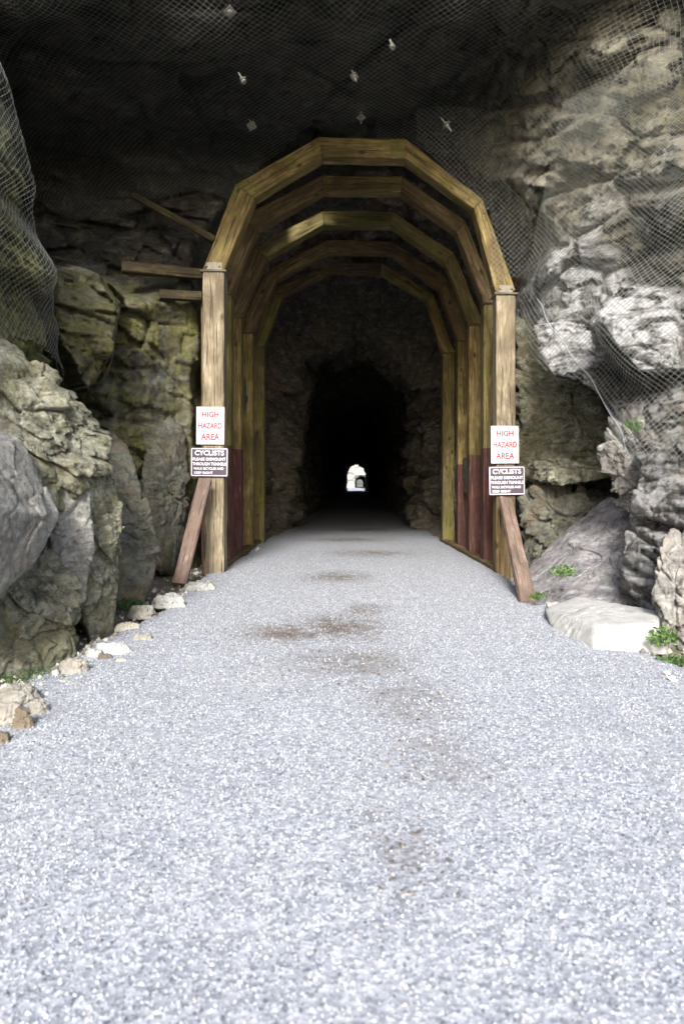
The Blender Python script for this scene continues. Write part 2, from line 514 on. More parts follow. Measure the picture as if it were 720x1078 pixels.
def build_cliff():
    az = np.concatenate([np.arange(-118, -72, 1.2), np.arange(-72, 66, 0.21), np.arange(66, 116, 1.2)])
    el = np.concatenate([np.arange(-34, 70, 0.24), np.arange(70, 89.5, 1.0)])
    ca = np.linspace(-119, 117, 300)
    ce = np.linspace(-36, 89.5, 220)
    A, E = np.meshgrid(np.radians(ca), np.radians(ce))
    D = np.stack([np.sin(A) * np.cos(E), np.cos(A) * np.cos(E), np.sin(E)], -1)
    r = np.full(A.shape, 0.5)
    alive = np.ones(A.shape, bool)
    step = 0.12
    while alive.any() and r.max() < 18:
        v = void(C0 + D * (r + step)[..., None])
        alive &= v > 0
        r = np.where(alive, r + step, r)
    lo, hi = r.copy(), r + step
    for _ in range(6):
        mid = (lo + hi) / 2
        v = void(C0 + D * mid[..., None]) > 0
        lo = np.where(v, mid, lo); hi = np.where(v, hi, mid)
    rb = lo
    # slight blur for the net shape
    def blur(a, n):
        for _ in range(n):
            p = np.pad(a, 1, mode='edge')
            a = (p[:-2, 1:-1] + p[2:, 1:-1] + p[1:-1, :-2] + p[1:-1, 2:] + 2 * a) / 6
        return a

    def interp(tab, a, e):
        fx = np.clip((a - ca[0]) / (ca[1] - ca[0]), 0, len(ca) - 1.001)
        fy = np.clip((e - ce[0]) / (ce[1] - ce[0]), 0, len(ce) - 1.001)
        ix, iy = fx.astype(int), fy.astype(int)
        tx, ty = fx - ix, fy - iy
        return (tab[iy, ix] * (1 - tx) * (1 - ty) + tab[iy, ix + 1] * tx * (1 - ty)
                + tab[iy + 1, ix] * (1 - tx) * ty + tab[iy + 1, ix + 1] * tx * ty)

    A, E = np.meshgrid(az, el)
    shp = A.shape
    a, e = A.ravel(), E.ravel()
    rr = interp(rb, a, e)
    ar, er = np.radians(a), np.radians(e)
    D = np.stack([np.sin(ar) * np.cos(er), np.cos(ar) * np.cos(er), np.sin(er)], -1)
    blk = np.zeros(len(rr))
    for pts in BLOCKS + LBLOCKS:
        N, Dd, c = hull_planes(pts)
        # ray C0 + t D against convex: enter t
        num = (Dd + N @ c)[None, :] - (C0 @ N.T)[None, :]
        den = D @ N.T
        t = num / np.where(np.abs(den) < 1e-9, 1e-9, den)
        tin = np.where(den < 0, t, -1e9).max(1)
        tout = np.where(den > 0, t, 1e9).min(1)
        hit = (tin < tout) & (tin > 0) & (tin < rr)
        rr = np.where(hit, tin, rr)
        if pts in BLOCKS[:2]: blk = np.where(hit, 1.0, blk)
    P = C0 + D * rr[:, None]
    right = P[:, 0] > 1.0
    d = np.zeros(len(P)); cr = np.ones(len(P))
    for m, s, st, bg in ((~right, 3, -12, 0.9), (right, 9, -33, 0.9)):
        dd, cc = rock_disp(P[m], 1.0, s, st, bg)
        d[m] = dd; cr[m] = cc
    # blend the two halves over the ceiling
    w = np.clip((P[:, 0] - 0.4) / 1.2, 0, 1)
    mb = (P[:, 0] > 0.4) & (P[:, 0] <= 1.6)
    dL, cL = rock_disp(P[mb], 1.0, 3, -12, 0.9)
    dR, cR = rock_disp(P[mb], 1.0, 9, -33, 0.9)
    d[mb] = dL * (1 - w[mb]) + dR * w[mb]
    # diagonal overhead crack where right wall meets the ceiling
    top = sst(6.8, 7.4, P[:, 2])
    d = d + top * (0.75 * fbm(P / 1.5, 3, 78) + 0.14 * (1 - np.abs(vn(P / 0.6, 79)) * 2)) * sst(0.0, 1.2, np.hypot(P[:, 0], np.maximum(P[:, 1] - 12, 0)))
    # calm near the portal throat
    arch = np.where(P[:, 2] < 4.8, np.abs(P[:, 0]) - 3.0, np.sqrt(P[:, 0] ** 2 + (P[:, 2] - 4.8) ** 2 * 1.15) - 2.94)
    calm = 0.45 + 0.55 * sst(0.0, 0.8, arch) * 1.0
    calm = np.where(P[:, 1] < 11, 1.0, calm)
    calm = np.where(blk > 0, 0.45, calm)
    rr2 = rr + np.clip(d * calm, -0.55, 0.9)
    P2 = C0 + D * rr2[:, None]
    x, Y, z = P2[:, 0], P2[:, 1], P2[:, 2]
    big = fbm(P2 / 1.1, 3, 61)
    moss = 0.42 * (x < -2.2) * sst(5.6, 4.4, z) + 0.36 * (x < -2.9) * sst(8.3, 7.6, Y) * (z > 2.4) + 0.30 * sst(2.5, 4.5, x) * sst(5.0, 6.2, z) * sst(7.9, 7.0, z)
    moss = moss + 0.12 * (x > 2.6) * (z < 3.6) * (Y > 9.5)
    moss = np.clip(moss + 0.15 * big, -0.3, 0.7)
    moss = np.where(blk > 0, -0.3, moss)
    pale = np.clip(sst(2.0, 3.0, x) * sst(2.2, 3.0, z) * sst(7.0, 5.6, z) * (0.35 + 2.0 * fbm(P2 / 0.8, 3, 62)), 0, 1)
    pale = np.where((Y > 10.2) & (z < 3.4), 0.15, pale)
    pale = np.where(blk > 0, 1.0, pale)
    pale = np.where((x > 2.3) & (z < 2.6) & (Y < 9.5), np.maximum(pale, 0.45), pale)
    ceiling_shade = 0.6 * np.clip(sst(6.6, 7.4, z + 0.5 * big), 0, 1) * (1 - sst(0.75, 0.40, right_wall(Y, np.clip(z / 7.6, 0, 1.1)) - x) * (x > 1.4))  # shade under the overhang, put into the colour of the dark ceiling rock
    ochre = sst(1.7, 2.6, x) * sst(5.0, 5.9, z + 0.9 * big) * 0.8 + 0.5 * (x < -2.4) * sst(5.0, 4.4, z) * (big > -0.1)
    ny, nx = shp
    idx = np.arange(ny * nx).reshape(shp)
    Q = np.stack([idx[:-1, :-1], idx[1:, :-1], idx[1:, 1:], idx[:-1, 1:]], -1).reshape(-1, 4)
    cen = P2[Q].mean(1)
    keep = ((cen[:, 1] > 7.7 + 0.8 * sst(0.5, 2.0, cen[:, 0]) + 0.25 * np.sin(cen[:, 0] * 2.3)) | (cen[:, 2] < 7.0)) & (cen[:, 1] > 2.3) & (cen[:, 1] < 13.4) & (cen[:, 2] > -0.7)
    Q = Q[keep]
    used = np.unique(Q)
    mp = np.full(len(P2), -1); mp[used] = np.arange(len(used))
    me = np_mesh('cliff', P2[used], mp[Q], True, {'moss': moss[used], 'pale': pale[used], 'ceiling_shade': ceiling_shade[used], 'ochre': ochre[used], 'crack': cr[used]})
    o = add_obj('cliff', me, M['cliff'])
    tag(o, kind='structure')
    # net surface: the most inward radius in a neighbourhood, blurred
    rg = rr2.reshape(shp)
    ja = [np.argmin(np.abs(az - v)) for v in ca]
    je = [np.argmin(np.abs(el - v)) for v in ce]
    rn = rg[np.ix_(je, ja)]
    for _ in range(3):
        p = np.pad(rn, 1, mode='edge')
        rn = np.minimum.reduce([p[:-2, 1:-1], p[2:, 1:-1], p[1:-1, :-2], p[1:-1, 2:], rn])
    rn = blur(rn, 4) - 0.05

    def net_project(G):
        d = G - C0
        L = np.linalg.norm(d, axis=-1)
        a_ = np.degrees(np.arctan2(d[..., 0], d[..., 1]))
        e_ = np.degrees(np.arcsin(d[..., 2] / L))
        rN = interp(rn, a_.ravel(), e_.ravel()).reshape(L.shape)
        return C0 + d / L[..., None] * rN[..., None], rN
    return net_project


net_project = build_cliff()


# ------------------------------------------------------------------ nets
def tubes(A, B, r, k=3):
    """independent k-sided prisms from A to B"""
    d = B - A
    L = np.linalg.norm(d, axis=1, keepdims=True)
    d = d / np.maximum(L, 1e-9)
    up = np.tile([0.31, 0.2, 0.93], (len(A), 1))
    u = np.cross(d, up); u /= np.linalg.norm(u, axis=1, keepdims=True)
    v = np.cross(d, u)
    V = []
    for base in (A, B):
        for i in range(k):
            t = 2 * math.pi * i / k
            V.append(base + r * (math.cos(t) * u + math.sin(t) * v))
    V = np.stack(V, 1)  # n,2k,3
    n = len(A)
    off = (np.arange(n) * 2 * k)[:, None]
    Fs = []
    for i in range(k):
        j = (i + 1) % k
        Fs.append(off + np.array([[i, j, k + j, k + i]]))
    return V.reshape(-1, 3), np.concatenate(Fs, 0)


def net(name, origin, eu, ev, nu, nv, cell, mask, label, seed, wire=0.0026):
    """diamond wire netting laid over the rock"""
    i, j = np.meshgrid(np.arange(nu), np.arange(nv), indexing='ij')
    eu, ev = np.array(eu, float), np.array(ev, float)
    eu /= np.linalg.norm(eu); ev /= np.linalg.norm(ev)
    G = np.array(origin, float) + (i * cell)[..., None] * eu + (j * cell)[..., None] * ev
    w = G.reshape(-1, 3) / 0.7
    G = G + (0.03 * np.stack([vn(w, seed), vn(w, seed + 1), vn(w, seed + 2)], 1)).reshape(G.shape)
    P, rN = net_project(G)
    ok = mask(P)
    Aq, Bq = [], []
    for di, dj in ((1, 1), (1, -1)):
        if dj == 1:
            a, b = P[:-1, :-1], P[1:, 1:]; m = ok[:-1, :-1] & ok[1:, 1:]; par = (i + j)[:-1, :-1] % 2 == 0
        else:
            a, b = P[:-1, 1:], P[1:, :-1]; m = ok[:-1, 1:] & ok[1:, :-1]; par = (i + j)[:-1, 1:] % 2 == 0
        L = np.linalg.norm(a - b, axis=-1)
        m = m & par & (L < cell * 5)
        Aq.append(a[m]); Bq.append(b[m])
    A, B = np.concatenate(Aq), np.concatenate(Bq)
    V, Fq = tubes(A, B, wire)
    c = V.mean(0)
    me = np_mesh(name, V - c, Fq, True)
    o = add_obj(name, me, M['wire'])
    o.location = c
    return tag(o, label, 'wire netting', 'wire nets pinned over the rock')


def hanging_net():
    i, j = np.meshgrid(np.arange(60), np.arange(85), indexing='ij')
    x = 1.0 + i * 0.045; z = 7.65 - j * 0.045
    y = 11.18 - 0.10 * np.sin(i * .13) * np.sin(j * .05 + 1)
    P = np.stack([x, y, z], -1)
    ok = (z > 7.6 - (x - 0.7) * 0.95 - 0.35 * np.sin((x - .7) * 1.6)) | (x > 2.2)
    ok &= (z > 4.6 + 0.25 * np.sin(x * 3)) & (x < 3.1)
    A, B = [], []
    for dj in (1, -1):
        a, b, m, par = (P[:-1, :-1], P[1:, 1:], ok[:-1, :-1] & ok[1:, 1:], (i + j)[:-1, :-1] % 2 == 0) if dj == 1 else \
                       (P[:-1, 1:], P[1:, :-1], ok[:-1, 1:] & ok[1:, :-1], (i + j)[:-1, 1:] % 2 == 0)
        A.append(a[m & par]); B.append(b[m & par])
    V, Fq = tubes(np.concatenate(A), np.concatenate(B), 0.0026)
    c = V.mean(0)
    o = add_obj('rockfall_net', np_mesh('rockfall_net', V - c, Fq), M['wire'])
    o.location = c
    tag(o, 'loose wire netting hanging down in front of the upper right beams of the front arch', 'wire netting', 'wire nets pinned over the rock')


hanging_net()


def edge_right(P):   # lower edge cable of the right-hand net
    Y, z = P[..., 1], P[..., 2]
    return z > np.clip(1.95 + (Y - 8.0) * 0.80, 1.75, 9)


net('rockfall_net', (-7.0, 3.2, 7.6), (1, 0, 0), (0, 1, 0), 250, 250, 0.052,
    lambda P: (P[..., 1] > 3.2) & (P[..., 1] < 12.3) & (P[..., 2] > np.where(P[..., 0] < 0, 6.35, 6.6) + 0.25 * np.sin(P[..., 0] * 1.7)) & ((np.hypot(P[..., 0], P[..., 2] - 4.8) > 2.8) | (P[..., 1] < 11.3)),
    'wire netting stretched flat under the dark rock ceiling above the timber arch', 5, 0.0020)
net('rockfall_net', (2.3, 12.3, 1.3), (0.62, -0.78, 0), (0.28, 0.2, 0.94), 160, 165, 0.058,
    lambda P: edge_right(P) & (P[..., 0] > 1.7) & (P[..., 1] > 4.0) & (P[..., 1] < 11.7),
    'diamond wire netting hanging over the pale cliff right of the arch, cable-edged below', 25, 0.0030)
net('rockfall_net', (-3.9, 4.2, 2.4), (0, 1, 0), (0, 0, 1), 150, 105, 0.045,
    lambda P: (P[..., 0] < -2.6) & (P[..., 2] > 2.75 + 0.12 * np.sin(P[..., 1] * 2.1)) & (P[..., 1] > 4.0) & (P[..., 1] < 8.5 + 0.15 * np.sin(P[..., 2] * 3)),
    'wire netting draped over the mossy rock at the left edge', 45, 0.0019)


# ------------------------------------------------------------------ tunnel bore
def prof(s, hw, top, spring):
    """s 0..1 from left foot over the roof to right foot"""
    k = 0.30
    x = np.where(s < k, -hw, np.where(s > 1 - k, hw, -hw * np.cos((s - k) / (1 - 2 * k) * math.pi)))
    z = np.where(s < k, -0.6 + (spring + 0.6) * s / k, np.where(s > 1 - k, -0.6 + (spring + 0.6) * (1 - s) / k,
                 spring + (top - spring) * np.sin((s - k) / (1 - 2 * k) * math.pi)))
    return x, z


def bore(y0, y1, name, xc=lambda Y: 0 * Y, seed=0, flange=True, size=None):
    Ys = [y0]
    while Ys[-1] < y1:
        Y = Ys[-1]
        Ys.append(Y + (0.075 if Y < 34 else 0.16 if Y < 60 else 0.8 if Y < 160 else 2.5))
    Ys = np.array(Ys)
    s = np.linspace(0, 1, 230)
    YY, SS = np.meshgrid(Ys, s, indexing='ij')
    if size is None:
        hw = 3.25 - 0.35 * sst(13, 15, YY) - 0.75 * sst(21.6, 22.3, YY) + 0.45 * sst(26, 28, YY) - 0.15 * sst(32.5, 33.2, YY) + 0.2 * sst(40, 60, YY) - 0.35 * sst(140, 150, YY)
        top = 7.95 - 0.35 * sst(13, 15, YY) - 1.35 * sst(21.6, 22.4, YY) + 0.75 * sst(25, 28, YY) - 0.6 * sst(33, 34, YY) - 0.3 * sst(120, 150, YY)
        spr = top - 2.7
    else:
        hw = size[0] + 0 * YY; top = size[1] + 0 * YY; spr = top - size[0]
    x, z = prof(SS, hw, top, spr)
    P = np.stack([x.ravel(), YY.ravel(), z.ravel()], 1)
    cz = np.clip(P[:, 2], 0, 3.2)
    nrm = np.stack([P[:, 0], 0 * P[:, 0], P[:, 2] - cz], 1)
    nrm /= np.linalg.norm(nrm, axis=1, keepdims=True)
    d, _ = rock_disp(P * np.array([1, 0.8, 1]), 1.3, 31 + seed, None, 1.1)
    P = P + nrm * np.clip(d, -0.42, 0.8)[:, None]
    P[:, 0] += xc(P[:, 1])
    P = P.reshape(len(Ys), len(s), 3)
    if flange:
        f = P[0].copy(); c = np.array([0, y0, 2.5])
        f = c + (f - c) * 3.2
        f[:, 2] = np.maximum(f[:, 2], -1.2)
        P = np.concatenate([f[None], P], 0)
    n0, n1 = P.shape[:2]
    idx = np.arange(n0 * n1).reshape(n0, n1)
    Q = np.stack([idx[:-1, :-1], idx[1:, :-1], idx[1:, 1:], idx[:-1, 1:]], -1).reshape(-1, 4)
    me = np_mesh(name, P.reshape(-1, 3), Q, True)
    o = add_obj(name, me, M['tunnel'])
    return tag(o, kind='structure')


bore(13.1, 154, 'tunnel', xc=lambda Y: 0.2 * sst(100, 150, Y))
bore(300, 480, 'tunnel', xc=lambda Y: 3.0 + 0 * Y, seed=4, flange=False, size=(2.6, 5.4))


def far_cliff():
    x = np.linspace(-60, 60, 200); z = np.linspace(-1, 45, 90)
    X, Z = np.meshgrid(x, z, indexing='ij')
    P = np.stack([X.ravel(), 300 + 0.25 * Z.ravel(), Z.ravel()], 1)
    d, _ = rock_disp(P / 5, 1, 91)
    P[:, 1] += d * 4
    inside = (np.abs(P[:, 0] - 3.0) < 2.9) & (P[:, 2] < 5.4)
    idx = np.arange(len(P)).reshape(X.shape)
    Q = np.stack([idx[:-1, :-1], idx[1:, :-1], idx[1:, 1:], idx[:-1, 1:]], -1).reshape(-1, 4)
    Q = Q[~inside[Q].any(1)]
    used = np.unique(Q); mp = np.full(len(P), -1); mp[used] = np.arange(len(used))
    me = np_mesh('far_cliff', P[used], mp[Q], True)
    tag(add_obj('far_cliff', me, M['pale_boulder']), kind='structure')


far_cliff()

# ------------------------------------------------------------------ ground
gm = NT('ground_dirt')
g1 = gm.noise(3, 6, 0.7)
gc = gm.ramp(g1, [(0.35, (0.10, 0.085, 0.06)), (0.55, (0.20, 0.18, 0.15)), (0.7, (0.32, 0.30, 0.27))])
gc = gm.mix(gm.ramp(gm.noise(1.2, 5, 0.6), [(0.5, 0.0), (0.6, 0.6)]), gc, (0.07, 0.085, 0.03))
gn = gm.bump(gm.voro(22), 0.8, 0.03); gn = gm.bump(gm.noise(9, 6, .7), .8, 0.05, gn)
M['ground'] = gm.done(gc, 0.92, gn)

pm = NT('gravel_path')
v1 = pm.n('ShaderNodeTexVoronoi'); v1.inputs['Scale'].default_value = 62; pm.L(pm.co, v1.inputs['Vector'])
v2 = pm.n('ShaderNodeTexVoronoi'); v2.inputs['Scale'].default_value = 140; pm.L(pm.co, v2.inputs['Vector'])
sep = pm.n('ShaderNodeSeparateColor'); pm.L(v1.outputs['Color'], sep.inputs[0])
pc = pm.ramp(sep.outputs[0], [(0.0, (0.12, 0.133, 0.16)), (0.35, (0.22, 0.237, 0.27)), (0.75, (0.315, 0.332, 0.365)), (1.0, (0.44, 0.455, 0.48))])
pc = pm.mix(pm.ramp(v2.outputs['Distance'], [(0.3, 0.0), (0.7, 0.35)]), pc, (0.22, 0.23, 0.25))
pc = pm.mix(pm.ramp(pm.noise(0.8, 6, 0.65, dist=0.5), [(0.45, 0.0), (0.70, 0.30)]), pc, (0.26, 0.26, 0.265))
st_ = pm.attr('stain')
stf = pm.math('MULTIPLY', st_, pm.ramp(pm.noise(7, 7, 0.75), [(0.36, 0.0), (0.52, 1.0)]), clamp=True)
pc = pm.mix(stf, pc, (0.10, 0.086, 0.074))
pn = pm.bump(v1.outputs['Distance'], 0.4, 0.006)
pn = pm.bump(pm.noise(30, 5, 0.7), 0.3, 0.008, pn)
M['path'] = pm.done(pc, 0.9, pn, 0.3)


def sheet(name, xs, ys, zf, mat, attrs=None, kind='structure'):
    X, Yg = np.meshgrid(xs, ys, indexing='ij')
    P = np.stack([X.ravel(), Yg.ravel(), np.zeros(X.size)], 1)
    P[:, 2] = zf(P)
    idx = np.arange(len(P)).reshape(X.shape)
    Q = np.stack([idx[:-1, :-1], idx[1:, :-1], idx[1:, 1:], idx[:-1, 1:]], -1).reshape(-1, 4)
    me = np_mesh(name, P, Q, True, attrs(P) if attrs else None)
    return tag(add_obj(name, me, mat), kind=kind)


def gz(P):
    z = -0.045 + 0.035 * fbm(P * 1.1, 4, 3)
    inn = sst(17, 22, P[:, 1]) * sst(160, 150, P[:, 1])
    z += 0.35 * inn * sst(1.9, 3.0, -P[:, 0]) + 0.30 * inn * sst(2.0, 2.8, P[:, 0])
    z += 0.10 * sst(2.5, 3.4, np.abs(P[:, 0])) * (P[:, 1] > 3) * (P[:, 1] < 14)
    return z


gx = np.concatenate([np.linspace(-400, -8, 12), np.linspace(-7, 7, 180), np.linspace(8, 400, 12)])
gy = np.concatenate([np.linspace(-400, -3, 12), np.linspace(-2, 30, 420), np.linspace(31, 170, 120), np.linspace(180, 900, 20)])
sheet('ground', gx, gy, gz, M['ground'])

STAINS = [(-0.62, 6.75, 0.50, 0.45, 1.0), (-0.15, 7.0, 0.42, 0.6, 1.1), (0.12, 7.9, 0.22, 0.35, 0.9), (-0.05, 5.6, 0.5, 0.5, 0.7), (0.35, 4.6, 0.35, 0.7, 0.45), (0.45, 3.7, 0.3, 0.5, 0.4),
          (-0.3, 10.8, 0.5, 0.6, 0.9), (0.35, 14.5, 0.8, 0.6, 0.8), (-0.2, 18, 1.0, 0.6, 0.9), (0.06, 3.0, 0.06, 0.05, 0.8), (0.2, 2.7, 0.15, 0.3, 0.35),
          (0.5, 22, 1.2, 0.8, 0.8)]


def stain(P):
    s = np.zeros(len(P))
    for x, y, a, b, k in STAINS:
        q = ((P[:, 0] - x) / a) ** 2 + ((P[:, 1] - y) / b) ** 2
        s = np.maximum(s, k * np.exp(-q * 1.1))
    return s


def pz(P):
    x, y = P[:, 0], P[:, 1]
    n = 0.22 * fbm(P * 0.9, 4, 41)
    l = sst(-2.55, -2.30, x + n)
    r = sst(2.62, 2.32, x + n + 0.18 * sst(8, 5, y) * 0 - 0.25 * sst(9.5, 6.0, y))
    e = np.minimum(l, r)
    return -0.12 + 0.145 * e + 0.010 * fbm(P * 2.2, 3, 4) + 0.02 * (1 - (x / 2.4) ** 2)


px_ = np.linspace(-3.0, 3.6, 190)
py_ = np.concatenate([np.linspace(-5, 0.9, 10), np.linspace(1, 24, 560), np.linspace(24.2, 60, 90), np.linspace(62, 480, 60)])
sheet('path', px_, py_, pz, M['path'], lambda P: {'stain': stain(P)})


def scatter(name, n, xr, yr, size, mats, weight=None, kind='stuff', seed=1, flat=0.85):
    """loose stones as one object of small irregular octahedra"""
    g = np.random.default_rng(seed)
    u = g.random(n)
    Y = yr[0] + (yr[1] - yr[0]) * u ** 1.6
    X = xr[0] + (xr[1] - xr[0]) * g.random(n)
    P = np.stack([X, Y, 0 * X], 1)
    if weight is not None:
        k = g.random(n) < weight(P)
        P = P[k]; n = len(P)
    P[:, 2] = np.maximum(pz(P), gz(P))
    base = np.array([[1, 0, 0], [.3, .95, 0], [-.8, .6, 0], [-.85, -.5, 0], [.35, -.9, 0], [0.1, 0, 1], [0, 0, -1]], float)
    tri = np.array([[0, 1, 5], [1, 2, 5], [2, 3, 5], [3, 4, 5], [4, 0, 5], [1, 0, 6], [2, 1, 6], [3, 2, 6], [4, 3, 6], [0, 4, 6]])
    S = size[0] + (size[1] - size[0]) * g.random(n) ** 2.2
    B = base[None] * (1 + 0.35 * (g.random((n, 7, 3)) - 0.5)) * S[:, None, None] * np.array([1, 0.8, flat])
    t = g.random(n) * 2 * np.pi
    tl = (g.random(n) - 0.5) * 1.2
    c, s = np.cos(t), np.sin(t)
    x, y, z = B[..., 0], B[..., 1], B[..., 2]
    z2 = z * np.cos(tl)[:, None] + x * np.sin(tl)[:, None]
    x2 = x * np.cos(tl)[:, None] - z * np.sin(tl)[:, None]
    V = np.stack([x2 * c[:, None] - y * s[:, None], x2 * s[:, None] + y * c[:, None], z2], -1) + P[:, None] + np.array([0, 0, 1]) * (S * 0.22)[:, None, None]
    T = (tri[None] + (np.arange(n) * 7)[:, None, None]).reshape(-1, 3)
    val = np.repeat(g.random(n), 7)
    me = np_mesh(name, V.reshape(-1, 3), T, False, {'tone': val})
    return tag(add_obj(name, me, mats), kind=kind)


sm = NT('loose_gravel')
tc = sm.ramp(sm.attr('tone'), [(0.0, (0.055, 0.064, 0.083)), (0.32, (0.175, 0.192, 0.225)), (0.7, (0.305, 0.325, 0.36)), (0.93, (0.41, 0.425, 0.445)), (1.0, (0.36, 0.32, 0.28))])
M['gravel'] = sm.done(tc, 0.85)
dm = NT('brown_debris')
tc = dm.ramp(dm.attr('tone'), [(0.0, (0.05, 0.042, 0.036)), (0.5, (0.115, 0.098, 0.086)), (1.0, (0.24, 0.22, 0.20))])
M['debris'] = dm.done(tc, 0.9)
em = NT('edge_rubble')
tc = em.ramp(em.attr('tone'), [(0.0, (0.11, 0.10, 0.08)), (0.5, (0.28, 0.26, 0.22)), (0.85, (0.45, 0.42, 0.36)), (1.0, (0.62, 0.60, 0.56))])
M['rubble'] = em.done(tc, 0.9)
scatter('gravel', 190000, (-2.5, 2.9), (1.4, 17), (0.0030, 0.0092), M['gravel'], lambda P: (pz(P) > gz(P)) * sst(17, 7, P[:, 1]) * (1 - 0.9 * np.clip(1.6 * stain(P) * (0.7 + 2 * fbm(P * 5, 3, 8)), 0, 1)), seed=2)
scatter('debris', 70000, (-1.6, 1.6), (2.4, 24), (0.006, 0.016), M['debris'], lambda P: stain(P) ** 1.2 * (fbm(P * 5, 3, 8) > -0.06) * 1.0, seed=3, flat=0.4)
scatter('rubble', 17000, (-3.6, 3.6), (2.5, 17), (0.012, 0.055), M['rubble'],
        lambda P: np.exp(-((np.abs(P[:, 0] + 0.0 + 0.15 * fbm(P * .9, 2, 5)) - 2.62 - 0.2 * (P[:, 0] > 0)) / 0.25) ** 2), seed=4)

# ------------------------------------------------------------------ boulders
boulder('boulder', [at(-90, 440, 4.7), at(-20, 445, 5.3), at(22, 458, 5.6), at(64, 547, 5.6), at(40, 588, 5.3), at(0, 628, 4.9), at(-60, 655, 4.3),
                    at(-60, 520, 4.2), at(-130, 600, 5.6), at(0, 470, 7.0), at(10, 560, 6.6)], M['grey_boulder'],
        'smooth grey angular boulder jutting out at the left edge with a dark undercut', seed=1, big=0.05, fine=0.14, level=7, soft=.01)
boulder('boulder', [at(-90, 640, 5.5), at(-20, 600, 5.6), at(45, 580, 6.0), at(78, 600, 6.3), at(92, 640, 6.2), at(82, 672, 6.2), at(70, 705, 5.75), at(0, 718, 5.3),
                    at(-90, 740, 4.7), at(-60, 600, 7.5), at(40, 560, 7.6)], M['lichen_boulder'],
        'big mossy-footed grey-brown boulder under the jutting grey one at the left edge', seed=2, big=0.25, fine=0.8, level=7)
boulder('boulder', [at(45, 470, 6.2), at(85, 470, 6.45), at(55, 510, 6.1), at(90, 508, 6.4), at(101, 545, 6.35), at(101, 585, 6.3), at(88, 625, 6.25), at(62, 640, 6.2), at(50, 570, 6.1), at(70, 540, 7.6), at(80, 620, 7.4)],
        M['grey_boulder'], 'rounded blue-grey bulge of rock between the jutting boulder and the pale knobbly one', seed=3, big=0.15, fine=0.5, soft=.09)
boulder('boulder', [at(80, 430, 7.0), at(104, 442, 7.1), at(118, 500, 7.1), at(132, 548, 7.0), at(126, 590, 7.0), at(112, 628, 7.0), at(119, 668, 6.95), at(96, 680, 6.6),
                    at(80, 640, 6.6), at(86, 520, 6.5), at(70, 460, 8.6), at(90, 660, 8.4)], M['lichen_boulder'],
        'tall pale knobbly boulder with yellow-green lichen beside the path at left', seed=4, big=0.2, fine=0.7, soft=.07, level=7)
boulder('boulder', [at(-90, 362, 5.4), at(10, 372, 6.2), at(60, 400, 6.6), at(102, 440, 6.8), at(112, 500, 6.7), at(80, 530, 6.4), at(30, 500, 5.9), at(-60, 520, 5.0),
                    at(0, 380, 8.0), at(80, 430, 8.5), at(-150, 450, 6)], M['lichen_boulder'],
        'rough cracked lichen-covered boulder on top of the left heap, below the net', seed=5, big=0.22, fine=1.0, level=7, strata=-35)
boulder('boulder', [at(98, 450, 8.8), at(118, 450, 8.9), at(138, 474, 8.8), at(152, 512, 8.7), at(172, 580, 8.6), at(160, 622, 8.4), at(150, 640, 8.3), at(116, 645, 8.1), at(105, 560, 8.2),
                    at(120, 480, 10), at(140, 630, 10)], M['dark_boulder'],
        'tall smooth dark olive boulder leaning in shadow left of the leaning brace', seed=6, big=0.15, fine=0.5, soft=.10)
boulder('boulder', [at(150, 455, 11.2), at(178, 436, 11.6), at(196, 452, 11.7), at(199, 520, 11.5), at(182, 605, 11.0), at(160, 600, 10.4), at(150, 520, 10.4), at(180, 500, 12), at(190, 600, 12)],
        M['dark_boulder'], 'dark cracked rock in the recess directly behind the left leaning brace', seed=7, big=0.3, fine=0.9)
# right side
boulder('boulder', [at(556, 640, 8.5), at(553, 600, 9.8), at(585, 566, 10.0), at(640, 524, 9.8), at(664, 532, 9.2), at(692, 566, 8.4), at(705, 610, 7.7), at(700, 662, 7.2), at(620, 655, 7.7),
                    at(640, 540, 11.3), at(760, 560, 9), at(740, 680, 8), at(600, 640, 10.5)], M['violet_slab'],
        'large sloping grey streaked rock slab behind the white stone at right', seed=8, big=0.10, fine=0.45, level=7, strata=38, soft=.015)
boulder('boulder', [at(696, 580, 6.6), at(712, 562, 6.8), at(760, 545, 6.5), at(770, 700, 5.9), at(716, 702, 6.1), at(696, 680, 6.4), at(692, 625, 6.5), at(760, 560, 8), at(720, 690, 8)],
        M['pale_boulder'], 'pale pitted boulder at the right edge of the photo', seed=9, big=0.3, fine=0.9, level=7)
boulder('boulder', [at(556, 488, 11.4), at(590, 482, 10.9), at(632, 493, 10.5), at(640, 503, 10.5), at(590, 512, 10.5), at(558, 504, 11.4), at(590, 486, 12), at(645, 496, 11.8)],
        M['lichen_boulder'], 'pale ledge of rock in the dark cavity right of the right-hand signs', seed=10, big=0.3, fine=0.9)
boulder('boulder', [at(545, 515, 11.5), at(590, 505, 11.1), at(640, 530, 10.8), at(620, 560, 10.4), at(585, 600, 10.2), at(550, 600, 10.9), at(570, 540, 12), at(640, 560, 11.8)],
        M['dark_boulder'], 'dark folded rock low in the cavity right of the right leaning brace', seed=11, big=0.35, fine=1.0)
boulder('boulder', [at(540, 330, 12.0), at(585, 345, 11.7), at(630, 410, 11.5), at(655, 490, 11.3), at(600, 515, 11.6), at(540, 510, 11.9), at(545, 340, 12.6), at(650, 500, 12.6), at(660, 440, 12)],
        M['lichen_boulder'], 'greenish-brown rock high in the dark cavity beside the upper right sign', seed=12, big=0.4, fine=1.1)
